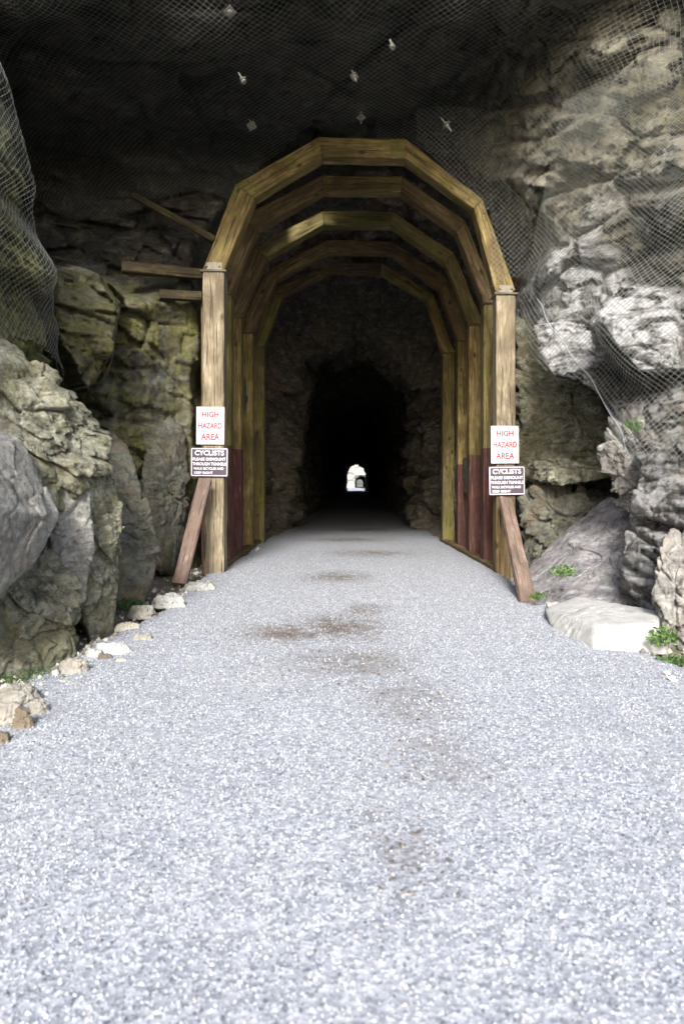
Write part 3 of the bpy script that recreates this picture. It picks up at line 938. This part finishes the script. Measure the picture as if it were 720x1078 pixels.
boulder('boulder', [at(640, 455, 8.6), at(680, 440, 8.2), at(730, 455, 7.4), at(735, 545, 7.3), at(700, 575, 7.6), at(664, 548, 8.2), at(640, 510, 8.6), at(700, 470, 10), at(700, 560, 10)],
        M['pale_boulder'], 'broken brown and grey rock lump between the net and the sloping slab', seed=13, big=0.5, fine=1.3, level=7)
boulder('flat_stone', [(2.20, 7.95, .05), (2.50, 7.65, .25), (2.95, 6.65, .27), (2.72, 6.15, .24), (2.75, 6.02, .0), (2.10, 6.05, -.03), (2.0, 6.9, .0), (2.08, 7.5, .14), (2.20, 6.3, .20), (3.0, 6.5, -.05), (2.6, 7.9, -.05)],
        M['white_stone'], 'long flat white stone lying along the right edge of the path', cat='stone', seed=14, big=0.02, fine=0.20, level=6, soft=.008)


def pstone(px, py, w, h, mat, label, seed, squash=1.0, name='edge_stone', grp='stones along the left edge of the path'):
    """a stone sitting on the ground, centre of its base at photo position px,py with size w x h pixels"""
    Y = EYE * F / (py - HZ)
    x = (px - VPX) / F * Y
    k = Y / F
    W, H = w * k / 2, h * k * 0.62
    g = random.Random(seed)
    pts = []
    n = 9
    for i in range(n):
        t = 2 * math.pi * i / n + g.uniform(-.25, .25)
        rr = g.uniform(.8, 1.05)
        pts.append((x + W * rr * math.cos(t), Y + W * 0.8 * squash * rr * math.sin(t), g.uniform(-.02, .25) * H))
        rr *= g.uniform(.35, .9)
        pts.append((x + W * rr * math.cos(t), Y + W * 0.8 * squash * rr * math.sin(t), H * g.uniform(.55, 1.12)))
    return boulder(name, pts, mat, label, 'stone', grp, level=5, seed=seed, big=0.35, fine=0.8, soft=.02)


pstone(122, 690, 46, 20, M['white_stone'], 'flat white stone, brightest of the stones along the left path edge', 31, .8)
pstone(99, 694, 24, 15, M['white_stone'], 'small white stone just left of the brightest flat white one', 32)
pstone(111, 697, 18, 13, M['dark_stone'], 'small dark stone in front of the two white stones', 33)
pstone(76, 710, 37, 24, M['tan_stone'], 'tan blocky stone on its own at the foot of the left boulders', 34)
pstone(57, 710, 14, 11, M['brown_stone'], 'small brown stone touching the left side of the tan blocky stone', 35)
pstone(133, 664, 30, 13, M['cream_stone'], 'thin cream stone beyond the brightest white one', 36)
pstone(150, 676, 26, 14, M['buff_stone'], 'buff stone right of the thin cream one, nearest to the gravel', 37)
pstone(128, 700, 22, 10, M['cream_stone'], 'low cream stone in front of the brightest white one', 38)
pstone(178, 640, 46, 22, M['grey_stone'], 'wide mossy grey stone at the foot of the left leaning brace', 39)
pstone(150, 652, 34, 22, M['buff_stone'], 'buff stone beside the green moss tuft by the left leaning brace', 40)
pstone(211, 622, 40, 14, M['grey_stone'], 'low grey stone at the foot of the front left post', 41)
pstone(22, 742, 60, 30, M['buff_stone'], 'broad buff stone at the back of the near left stone heap', 42)
pstone(6, 762, 50, 34, M['tan_stone'], 'tan stone cut by the left photo edge in the near stone heap', 43)
pstone(24, 770, 30, 40, M['brown_stone'], 'upright brown broken stone at the front of the near left heap', 44)
pstone(2, 786, 26, 22, M['brown_stone'], 'brown stone lowest in the left photo corner of the near heap', 45)
pstone(40, 754, 28, 26, M['tan_stone'], 'small tan wedge stone on the right side of the near left heap', 46)
pstone(68, 722, 12, 9, M['cream_stone'], 'tiny pale pebble on the gravel below the tan blocky stone', 47)
for i, (a, b) in enumerate([(-24, 745), (-18, 772)]):
    pass
pstone(596, 661, 26, 22, M['buff_stone'], 'buff lump of stone at the pointed near end of the white slab', 51, grp='stones at the right edge of the path')
pstone(583, 645, 20, 16, M['grey_stone'], 'small grey stone between the right brace foot and the white slab', 52, grp='stones at the right edge of the path')


# ------------------------------------------------------------------ timber
def timber_mesh(L, corners0, corners1, bevel=0.012, seg=None, seed=0, rough=0.004, cut=None):
    """prism along local z: corners given as (x,y) or (x,y,z) at the two ends; returns mesh with rings"""
    seg = seg or max(3, int(L / 0.25))
    zs = [i / seg for i in range(seg + 1)]
    if cut is not None: zs = sorted(set(zs + [cut]))
    g = random.Random(seed)
    bm = bmesh.new()
    rings = []
    for t in zs:
        ring = []
        n = 4
        C = [Vector(corners0[i]) * (1 - t) + Vector(corners1[i]) * t for i in range(4)]
        cen = sum(C, Vector()) / 4
        for i in range(n):
            a, b, c = C[i - 1], C[i], C[(i + 1) % n]
            e = bevel * g.uniform(.5, 1.8)
            j = Vector((g.uniform(-1, 1), g.uniform(-1, 1), 0)) * rough
            for q in (a, c):
                ring.append(bm.verts.new(b + (q - b).normalized() * e + j))
        rings.append(ring)
    for r0, r1 in zip(rings, rings[1:]):
        for i in range(8):
            bm.faces.new((r0[i], r0[(i + 1) % 8], r1[(i + 1) % 8], r1[i]))
    bm.faces.new(list(reversed(rings[0])))
    bm.faces.new(rings[-1])
    bmesh.ops.recalc_face_normals(bm, faces=bm.faces)
    return bm


def link_bm(name, bm, mats, parent, M4, loc):
    me = bpy.data.meshes.new(name)
    bm.to_mesh(me); bm.free()
    o = add_obj(name, me, mats, parent)
    o.matrix_local = Matrix.Translation(-Vector(loc)) @ M4
    return o


def timber(name, p0, p1, w, d, mats, parent=None, loc=(0, 0, 0), seed=0, ydir=(0, 1, 0), cut=None, **kw):
    """straight timber from p0 to p1, w across, d along ydir"""
    p0, p1 = Vector(p0), Vector(p1)
    z = (p1 - p0); L = z.length; z.normalize()
    y = Vector(ydir); x = y.cross(z).normalized(); y = z.cross(x).normalized()
    M4 = Matrix(((x.x, y.x, z.x, p0.x), (x.y, y.y, z.y, p0.y), (x.z, y.z, z.z, p0.z), (0, 0, 0, 1)))
    c0 = [(-w / 2, -d / 2, 0), (w / 2, -d / 2, 0), (w / 2, d / 2, 0), (-w / 2, d / 2, 0)]
    c1 = [(a, b, L) for a, b, _ in c0]
    bm = timber_mesh(L, c0, c1, seed=seed, cut=None if cut is None else cut / L, **kw)
    if cut is not None:
        for f in bm.faces:
            if f.calc_center_median().z < cut: f.material_index = 1
    return link_bm(name, bm, mats, parent, M4, loc)


def arch_beam(name, i0, o0, o1, i1, Y, d, mat, parent, loc, seed):
    """mitred beam: inner/outer joint points (x,z) at both ends, thickness d in Y"""
    i0, o0, o1, i1 = [Vector((a[0], 0, a[1])) for a in (i0, o0, o1, i1)]
    p0, p1 = (i0 + o0) / 2, (i1 + o1) / 2
    z = (p1 - p0).normalized(); y = Vector((0, 1, 0)); x = y.cross(z).normalized()
    org = Vector((p0.x, Y, p0.z))
    M4 = Matrix(((x.x, y.x, z.x, org.x), (x.y, y.y, z.y, org.y), (x.z, y.z, z.z, org.z), (0, 0, 0, 1)))
    inv = M4.inverted()

    def lo(v, yy): return inv @ Vector((v.x, Y + yy, v.z))
    g = 0.004
    c0 = [lo(i0, -d / 2), lo(o0, -d / 2), lo(o0, d / 2), lo(i0, d / 2)]
    c1 = [lo(i1, -d / 2), lo(o1, -d / 2), lo(o1, d / 2), lo(i1, d / 2)]
    for c in c0: c.z += g
    for c in c1: c.z -= g
    bm = timber_mesh((p1 - p0).length, c0, c1, seed=seed, bevel=.014)
    return link_bm(name, bm, mat, parent, M4, loc)


# measured joints of each set, world (x, z): outer line then inner line, left foot of the arch to right
def jn(pts, Y): return [((p[0] - VPX) / F * Y, EYE + (HZ - p[1]) / F * Y) for p in pts]


FR = [
    dict(Y=11.37, out=[(213, 284), (247, 194), (335, 143), (427, 145), (508, 209), (543, 305)],
         inn=[(236, 284), (268, 207), (339, 164), (427, 166), (499, 219), (522, 308)]),
    dict(Y=12.75, out=[(222, 308), (254, 228), (339, 184), (424, 185), (490, 232), (525, 318)],
         inn=[(243, 308), (271, 240), (341, 200), (422, 201), (481, 244), (509, 318)]),
    dict(Y=14.3, out=[(236, 332), (266, 259), (340, 221), (413, 222), (478, 265), (509, 340)],
         inn=[(254, 332), (281, 270), (341, 236), (412, 237), (469, 276), (494, 341)]),
    dict(Y=15.9, out=[(250, 350), (279, 285), (344, 252), (412, 253), (472, 294), (497, 358)],
         inn=[(266, 350), (291, 294), (345, 265), (411, 266), (463, 304), (482, 358)]),
    dict(Y=17.4, out=[(264, 364), (287, 303), (347, 276), (402, 276), (456, 309), (479, 371)],
         inn=[(278, 364), (298, 311), (347, 286), (401, 287), (448, 316), (466, 371)]),
]
FL = ['front timber tunnel frame with pale posts that carry the four signs',
      'second timber frame from the tunnel mouth, dim behind the golden front arch',
      'third timber frame from the mouth, with bright green moss on its upper right beam',
      'fourth timber frame from the mouth, reddish brown arch, one before the last',
      'fifth and innermost timber frame, smallest arch with unpainted green-brown posts']
arch_m = [['wood_gold', 'wood_gold', 'wood_gold', 'wood_gold', 'wood_gold'],
          ['wood_brown', 'wood_brown', 'wood_gold', 'wood_brown', 'wood_brown'],
          ['wood_brown', 'wood_moss', 'wood_moss', 'wood_moss', 'wood_moss'],
          ['wood_brown', 'wood_brown', 'wood_brown', 'wood_brown', 'wood_brown'],
          ['wood_moss', 'wood_brown', 'wood_brown', 'wood_gold', 'wood_gold']]
red_l = [None, 2.30, 2.32, None, None]
red_r = [1.85, 2.26, 2.20, 2.05, None]
for k, fr in enumerate(FR):
    Y = fr['Y']
    d = 0.30
    O, I = jn(fr['out'], Y), jn(fr['inn'], Y)
    loc = ((O[0][0] + O[5][0]) / 2, Y, 0)
    t = empty('timber_frame', loc, FL[k], 'tunnel frame', 'timber frames lining the tunnel mouth')
    for s in range(5):
        arch_beam('arch_beam', I[s], O[s], O[s + 1], I[s + 1], Y + 0.15, d, M[arch_m[k][s]], t, loc, k * 10 + s)
    for side, (o_, i_) in (('l', (O[0], I[0])), ('r', (O[5], I[5]))):
        w = abs(o_[0] - i_[0]) * (0.97 if k == 0 else 1.0)
        xc = (o_[0] + i_[0]) / 2
        zt = min(o_[1], i_[1]) - 0.035
        red = red_l[k] if side == 'l' else red_r[k]
        if k == 0: mt = [M['wood_pale'], M['wood_brown'] if side == 'r' else M['wood_pale']]
        else: mt = [M['wood_moss'] if (k == 1 or k == 4) else M['wood_gold'], M['wood_red']]
        # the bearing block between post and arch
        timber('post', (xc, Y + 0.15, -0.08), (xc, Y + 0.15, zt), w, 0.30 if k else 0.31, mt, t, loc, seed=k * 7 + (side == 'r'), cut=red)
        timber('bearing_plate', (xc - w * 0.62, Y + 0.14, zt + 0.019), (xc + w * 0.62, Y + 0.14, zt + 0.019), 0.028, 0.36, M['wood_brown'] if k else M['bracket'], t, loc, seed=3)
        if k == 0:
            # steel strap with bolts on the joint
            bm = bmesh.new()
            bmesh.ops.create_cube(bm, size=1, matrix=Matrix.Translation((xc + (0.02 if side == 'l' else -0.0), Y - 0.014, zt + 0.10)) @ Matrix.Diagonal((w * 0.72, 0.012, 0.12, 1)))
            for q in (-0.3, 0.3):
                bmesh.ops.create_cone(bm, cap_ends=True, segments=8, radius1=0.02, radius2=0.016, depth=0.03,
                                      matrix=Matrix.Translation((xc + q * w, Y - 0.03, zt + 0.10)) @ Matrix.Rotation(R(90), 4, 'X'))
            link_bm('strap', bm, M['bracket'], t, Matrix.Identity(4), loc)
    # bolts in the arch joints
    if k == 0:
        for s in range(1, 5):
            for q in (0.3, 0.7):
                x = I[s][0] * (1 - q) + O[s][0] * q; z = I[s][1] * (1 - q) + O[s][1] * q
                for off in (-0.12, 0.12):
                    bm = bmesh.new()
                    bmesh.ops.create_cone(bm, cap_ends=True, segments=8, radius1=0.016, radius2=0.012, depth=0.02,
                                          matrix=Matrix.Translation((x + off, Y - 0.008, z - abs(off) * (1 if s in (1, 4) else .2) * (1 if (off > 0) == (s > 2) else -1))) @ Matrix.Rotation(R(90), 4, 'X'))
                    link_bm('bolt', bm, M['dark_stone'], t, Matrix.Identity(4), loc)

# lagging planks lying over the frames, sills along their feet
for side, xa, xb, lab in ((-1, -2.36, -2.50, 'long timber sill under the left posts of the tunnel frames'), (1, 2.46, 2.30, 'long timber sill under the right posts of the tunnel frames')):
    o = timber('timber_sill', (xa, 11.55, 0.02), (xb, 17.9, 0.02), 0.20, 0.16, M['wood_brown'], seed=8 + side, ydir=(0, 0, 1))
    tag(o, lab, 'timber sill')
for i, (side, s) in enumerate(((-1, 0), (1, 5))):
    pass
# planks behind frames between sets (side lagging)
lag = {-1: 'vertical planks closing the gap behind the left posts', 1: 'vertical planks closing the gap behind the right posts'}
for side in (-1, 1):
    t = empty('plank_wall', (side * 2.75, 14.5, 0), lag[side], 'plank wall')
    y = 11.9
    n = 0
    while y < 17.3:
        f = (y - 11.4) / 6
        xo = (-2.62 - 0.10 * f) if side < 0 else (2.72 - 0.12 * f)
        timber('plank', (xo, y, -0.05), (xo + random.uniform(-.02, .02), y, 4.75 + random.uniform(-.15, .1)), 0.045, 0.235, [M['wood_brown'], M['wood_red']], t,
               (side * 2.75, 14.5, 0), seed=n, cut=2.2 + random.uniform(-.05, .05))
        y += 0.25 + random.choice([0, 0, 0.03])
        n += 1

# leaning braces
o = timber('leaning_brace', at(216, 505, 11.15), (at(188, 618, 10.05)[0], 10.1, 0.02), 0.21, 0.10, M['wood_pink'], seed=61)
tag(o, 'faded reddish plank leaning against the front left post below its signs', 'brace', 'braces leaning on the front posts')
o = timber('leaning_brace', at(532, 526, 11.1), (at(556, 640, 8.5)[0], 8.5, 0.0), 0.21, 0.10, M['wood_pink'], seed=62)
tag(o, 'faded pinkish plank leaning against the front right post below its signs', 'brace', 'braces leaning on the front posts')
# odd timbers at left
o = timber('wooden_pole', at(140, 205, 11.6), at(226, 252, 11.5), 0.11, 0.11, M['wood_dark'], seed=63); tag(o, 'thin sloping wooden pole from the rock to the left shoulder of the front arch', 'pole')
o = timber('wooden_beam', at(128, 281, 11.2), at(212, 289, 11.7), 0.17, 0.17, M['wood_dark'], seed=64); tag(o, 'upper yellow-green horizontal beam between rock and top of the front left post', 'beam', 'beams wedged left of the front frame')
o = timber('wooden_beam', at(168, 310, 11.5), at(212, 312, 11.7), 0.15, 0.15, M['wood_dark'], seed=65); tag(o, 'lower short brown horizontal beam wedged against the front left post', 'beam', 'beams wedged left of the front frame')


# ------------------------------------------------------------------ signs
def text_bm(body, width, height, font_scale_x=1.0):
    cu = bpy.data.curves.new('t', 'FONT')
    cu.body = body
    cu.align_x = 'CENTER'
    cu.size = 1
    cu.offset = 0.03
    ob = bpy.data.objects.new('t', cu)
    COL.objects.link(ob)
    dg = bpy.context.evaluated_depsgraph_get()
    me = bpy.data.meshes.new_from_object(ob.evaluated_get(dg))
    bpy.data.objects.remove(ob)
    bm = bmesh.new(); bm.from_mesh(me)
    bpy.data.meshes.remove(me)
    xs = [v.co.x for v in bm.verts]; ys = [v.co.y for v in bm.verts]
    x0, x1, y0, y1 = min(xs), max(xs), min(ys), max(ys)
    for v in bm.verts:
        v.co = Vector(((v.co.x - (x0 + x1) / 2) / (x1 - x0) * width, 0, (v.co.y - (y0 + y1) / 2) / (y1 - y0) * height))
    return bm


def join_bm(dst, src, off):
    me = bpy.data.meshes.new('tmp'); src.to_mesh(me); src.free()
    n = len(dst.verts)
    dst.from_mesh(me)
    dst.verts.ensure_lookup_table()
    for v in dst.verts[n:]: v.co += Vector(off)
    bpy.data.meshes.remove(me)


def sign(name, cx, cz, w, h, Y, lines, back, ink, border, label, group, tilt=0.0, edge=None):
    t = empty(name, (cx, Y, cz), label, 'sign', group, rot=(0, tilt, 0))
    bm = bmesh.new()
    bmesh.ops.create_cube(bm, size=1, matrix=Matrix.Diagonal((w, 0.012, h, 1)))
    bmesh.ops.bevel(bm, geom=[e for e in bm.edges], offset=0.003, segments=1, affect='EDGES')
    me = bpy.data.meshes.new('panel'); bm.to_mesh(me); bm.free()
    add_obj('panel', me, back, t)
    for body, zc, ww, hh, xc in lines:
        bm = bmesh.new()
        join_bm(bm, text_bm(body, ww, hh), (xc, -0.0085, zc))
        me = bpy.data.meshes.new('lettering'); bm.to_mesh(me); bm.free()
        add_obj('lettering', me, ink, t)
    if border:
        bm = bmesh.new()
        b = border
        for (sx, sz, ox, oz) in ((w - 0.03, b, 0, h / 2 - 0.018), (w - 0.03, b, 0, -h / 2 + 0.018), (b, h - 0.036 - b, w / 2 - 0.018, 0), (b, h - 0.036 - b, -w / 2 + 0.018, 0)):
            bmesh.ops.create_cube(bm, size=1, matrix=Matrix.Translation((ox, -0.0075, oz)) @ Matrix.Diagonal((sx, 0.004, sz, 1)))
        me = bpy.data.meshes.new('border'); bm.to_mesh(me); bm.free()
        add_obj('border', me, edge or ink, t)
    for q in (h * 0.44, -h * 0.44):
        bm = bmesh.new()
        bmesh.ops.create_cone(bm, cap_ends=True, segments=10, radius1=0.009, radius2=0.006, depth=0.008, matrix=Matrix.Translation((0, -0.0125, q)) @ Matrix.Rotation(R(90), 4, 'X'))
        me = bpy.data.meshes.new('screw'); bm.to_mesh(me); bm.free()
        add_obj('screw', me, M['plate'], t)
    return t


YS = 11.33
k = YS / F


def hz_lines(w, h):
    return [('HIGH', h * 0.30, w * 0.60, h * 0.15, 0), ('HAZARD', 0.0, w * 0.84, h * 0.16, 0.0), ('AREA', -h * 0.30, w * 0.66, h * 0.17, 0)]


def cy_lines(w, h):
    return [('CYCLISTS', h * 0.32, w * 0.78, h * 0.17, 0), ('PLEASE DISMOUNT', h * 0.105, w * 0.88, h * 0.105, 0), ('THROUGH TUNNELS', -h * 0.06, w * 0.90, h * 0.105, 0),
            ('WALK BICYCLES AND', -h * 0.22, w * 0.80, h * 0.085, -w * 0.02), ('KEEP RIGHT', -h * 0.365, w * 0.50, h * 0.085, -w * 0.15)]


def pz_(py): return EYE + (HZ - py) * k


def px__(px): return (px - VPX) * k


w, h = 29.5 * k, 39.5 * k
sign('hazard_sign', px__(221.5), pz_(448), w, h, YS, hz_lines(w, h), M['sign_white'], M['sign_red'], None,
     'white high hazard area sign with red letters on the left post', 'white hazard warning signs', R(0.5))
sign('hazard_sign', px__(531.5), pz_(468), w, h, YS, hz_lines(w, h), M['sign_white'], M['sign_red'], None,
     'white high hazard area sign with red letters on the right post', 'white hazard warning signs', R(-0.3))
w, h = 39.5 * k, 30.5 * k
sign('cyclist_sign', px__(220.5), pz_(486.5), w, h, YS, cy_lines(w, h), M['sign_dark'], M['sign_edge'], 0.014,
     'dark cyclists sign with pale border under the hazard sign on the left post', 'dark signs for cyclists', R(0.6))
sign('cyclist_sign', px__(533.5), pz_(506), w * .97, h, YS, cy_lines(w * .97, h), M['sign_dark'], M['sign_edge'], 0.014,
     'dark cyclists sign with pale border under the hazard sign on the right post', 'dark signs for cyclists', R(-0.8))


# ------------------------------------------------------------------ rock bolts
def rock_bolt(px, py, Y, label, drop, size=0.15, rz=0):
    p = Vector(at(px, py, Y))
    t = empty('rock_bolt', p, label, 'rock bolt', 'steel bolts pinning the rock ceiling', rot=(-0.6, 0, R(rz)))
    bm = bmesh.new()
    bmesh.ops.create_cube(bm, size=1, matrix=Matrix.Rotation(R(45), 4, 'Z') @ Matrix.Diagonal((size, size, 0.012, 1)))
    me = bpy.data.meshes.new('plate'); bm.to_mesh(me); bm.free()
    add_obj('plate', me, M['plate'], t)
    bm = bmesh.new()
    bmesh.ops.create_cone(bm, cap_ends=True, segments=8, radius1=0.013, radius2=0.013, depth=drop + 0.16, matrix=Matrix.Translation((0, 0, (0.16 - drop) / 2)))
    bmesh.ops.create_cone(bm, cap_ends=True, segments=6, radius1=0.03, radius2=0.03, depth=0.035, matrix=Matrix.Translation((0, 0, -0.024)))
    me = bpy.data.meshes.new('rod'); bm.to_mesh(me); bm.free()
    add_obj('rod', me, M['plate'], t)


rock_bolt(242, 12, 7.6, 'square bolt plate highest in the ceiling, left of the arch crown', 0.05, 0.10, 10)
rock_bolt(265, 132, 10.2, 'bolt plate on a long rod above the left shoulder of the front arch', 0.05, 0.12, 30)
rock_bolt(256, 84, 8.9, 'dull bolt plate in the ceiling midway between two others on the left', 0.03, 0.08, 50)
rock_bolt(373, 80, 8.9, 'narrow bright bolt hanging in the ceiling over the arch crown', 0.13, 0.09, 20)
rock_bolt(380, 123, 10.4, 'bolt plate on a rod touching the top of the front arch', 0.16, 0.10, 0)
rock_bolt(470, 131, 10.2, 'tilted bolt above the right shoulder of the front arch', 0.14, 0.10, 60)
rock_bolt(413, 48, 8.2, 'small bolt plate in the ceiling right of the arch crown', 0.03, 0.06, 15)


# lower edge cable of the right net
def cable():
    Ys = np.linspace(11.4, 7.9, 60)
    z = np.clip(1.95 + (Ys - 8.0) * 0.80, 1.75, 9)
    G = np.stack([3.2 + 0 * Ys, Ys, z], 1)
    P, _ = net_project(G)
    P[:, 2] += 0.02 * np.sin(Ys * 7)
    V, Fq = tubes(P[:-1], P[1:], 0.008, 6)
    c = V.mean(0)
    o = add_obj('edge_cable', np_mesh('edge_cable', V - c, Fq, True), M['rope'])
    o.location = c
    tag(o, 'grey cable along the lower edge of the net on the right cliff', 'cable')


cable()


# ------------------------------------------------------------------ small plants
def plant(name, px, py, Y, n, r, h, mat, label, cat, seed, ls=1.0):
    g = random.Random(seed)
    p = Vector(at(px, py, Y))
    t = empty(name, p, label, cat)
    bm = bmesh.new()
    for i in range(n):
        a = g.uniform(0, 2 * math.pi); rr = r * math.sqrt(g.random()); zz = h * g.random() * (1 - 0.5 * rr / r)
        c = Vector((rr * math.cos(a), rr * math.sin(a) * 0.7, zz))
        s = g.uniform(0.012, 0.032) * ls
        u = Vector((g.uniform(-1, 1), g.uniform(-1, 1), g.uniform(-.2, .8))).normalized()
        v = u.cross(Vector((g.uniform(-1, 1), g.uniform(-1, 1), g.uniform(-1, 1)))).normalized()
        w_ = u.cross(v) * 0.15
        vs = [bm.verts.new(c - u * s), bm.verts.new(c + v * s * 0.45 + w_ * s), bm.verts.new(c + u * s), bm.verts.new(c - v * s * 0.45 + w_ * s)]
        bm.faces.new(vs)
    me = bpy.data.meshes.new('leaves'); bm.to_mesh(me); bm.free()
    add_obj('leaves', me, mat, t)
    A, B = [], []
    for i in range(14):
        a = g.uniform(0, 2 * math.pi); rr = r * g.random()
        A.append((0.3 * rr * math.cos(a), 0.3 * rr * math.sin(a), -0.02)); B.append((rr * math.cos(a), rr * math.sin(a) * .7, h * g.uniform(.4, .9)))
    V, Fq = tubes(np.array(A), np.array(B), 0.003)
    add_obj('stems', np_mesh('stems', V, Fq), M['leaf_dark'], t)


plant('small_plant', 592, 606, 8.05, 160, 0.17, 0.16, M['leaf'], 'small bright green plant growing on the sloping grey slab', 'plant', 1)
plant('small_plant', 697, 678, 5.95, 200, 0.13, 0.20, M['leaf'], 'bright green weed at the right end of the white slab', 'plant', 2)
plant('small_plant', 566, 630, 8.2, 80, 0.12, 0.10, M['leaf'], 'low green sprig behind the left tip of the white slab', 'plant', 3)
plant('small_plant', 668, 452, 7.6, 60, 0.12, 0.14, M['leaf'], 'pale green sprig poking through the net on the right cliff', 'plant', 6)
plant('small_plant', 708, 700, 5.75, 160, 0.16, 0.10, M['leaf_dark'], 'dark green weeds in the dirt at the foot of the pale pitted boulder', 'plant', 8)
plant('moss_tuft', 135, 640, 7.95, 900, 0.22, 0.13, M['leaf_dark'], 'dark green moss tuft between the pale knobbly boulder and the buff stone', 'moss', 4, 0.6)
plant('moss_tuft', 30, 712, 5.3, 700, 0.34, 0.04, M['leaf_dark'], 'strip of green moss at the foot of the big left boulder', 'moss', 5, 0.45)

# ------------------------------------------------------------------ light
w = bpy.data.worlds.new('World')
sc.world = w
w.use_nodes = True
nt = w.node_tree
sky = nt.nodes.new('ShaderNodeTexSky')
sky.sky_type = 'NISHITA'
sky.sun_disc = False
SUN_EL, SUN_AZ = 33, 184     # azimuth clockwise from +Y: behind the camera, to its left
sky.sun_elevation = R(SUN_EL)
sky.sun_rotation = R(SUN_AZ)
sky.air_density = 1.0
sky.dust_density = 3.0
nt.links.new(sky.outputs[0], nt.nodes['Background'].inputs[0])
nt.nodes['Background'].inputs[1].default_value = 0.125
s = bpy.data.lights.new('sun', 'SUN')
s.energy = 2.6
s.angle = R(14)
s.color = (1.0, 0.98, 0.94)
so = bpy.data.objects.new('sun', s)
COL.objects.link(so)
a, e = R(SUN_AZ), R(SUN_EL)
dirv = Vector((math.sin(a) * math.cos(e), math.cos(a) * math.cos(e), math.sin(e)))
so.rotation_euler = dirv.to_track_quat('Z', 'Y').to_euler()
so.location = (0, -5, 15)

# ------------------------------------------------------------------ camera
cam = bpy.data.cameras.new('camera')
cam.sensor_fit = 'HORIZONTAL'
cam.sensor_width = 24
cam.lens = 24
cam.shift_x = -(VPX - 360) / 720
cam.shift_y = -(539 - HZ) / 720
cam.clip_start = 0.05
cam.clip_end = 3000
co = bpy.data.objects.new('camera', cam)
COL.objects.link(co)
co.location = (0, 0, EYE)
co.rotation_euler = (R(90), 0, 0)
cam.dof.use_dof = True
cam.dof.focus_distance = 10.5
cam.dof.aperture_fstop = 2.2
sc.camera = co

sc.view_settings.view_transform = 'Standard'
sc.view_settings.look = 'None'
sc.view_settings.exposure = 1.6
sc.view_settings.gamma = 1
sc.cycles.max_bounces = 8
sc.cycles.diffuse_bounces = 5
sc.cycles.use_denoising = True
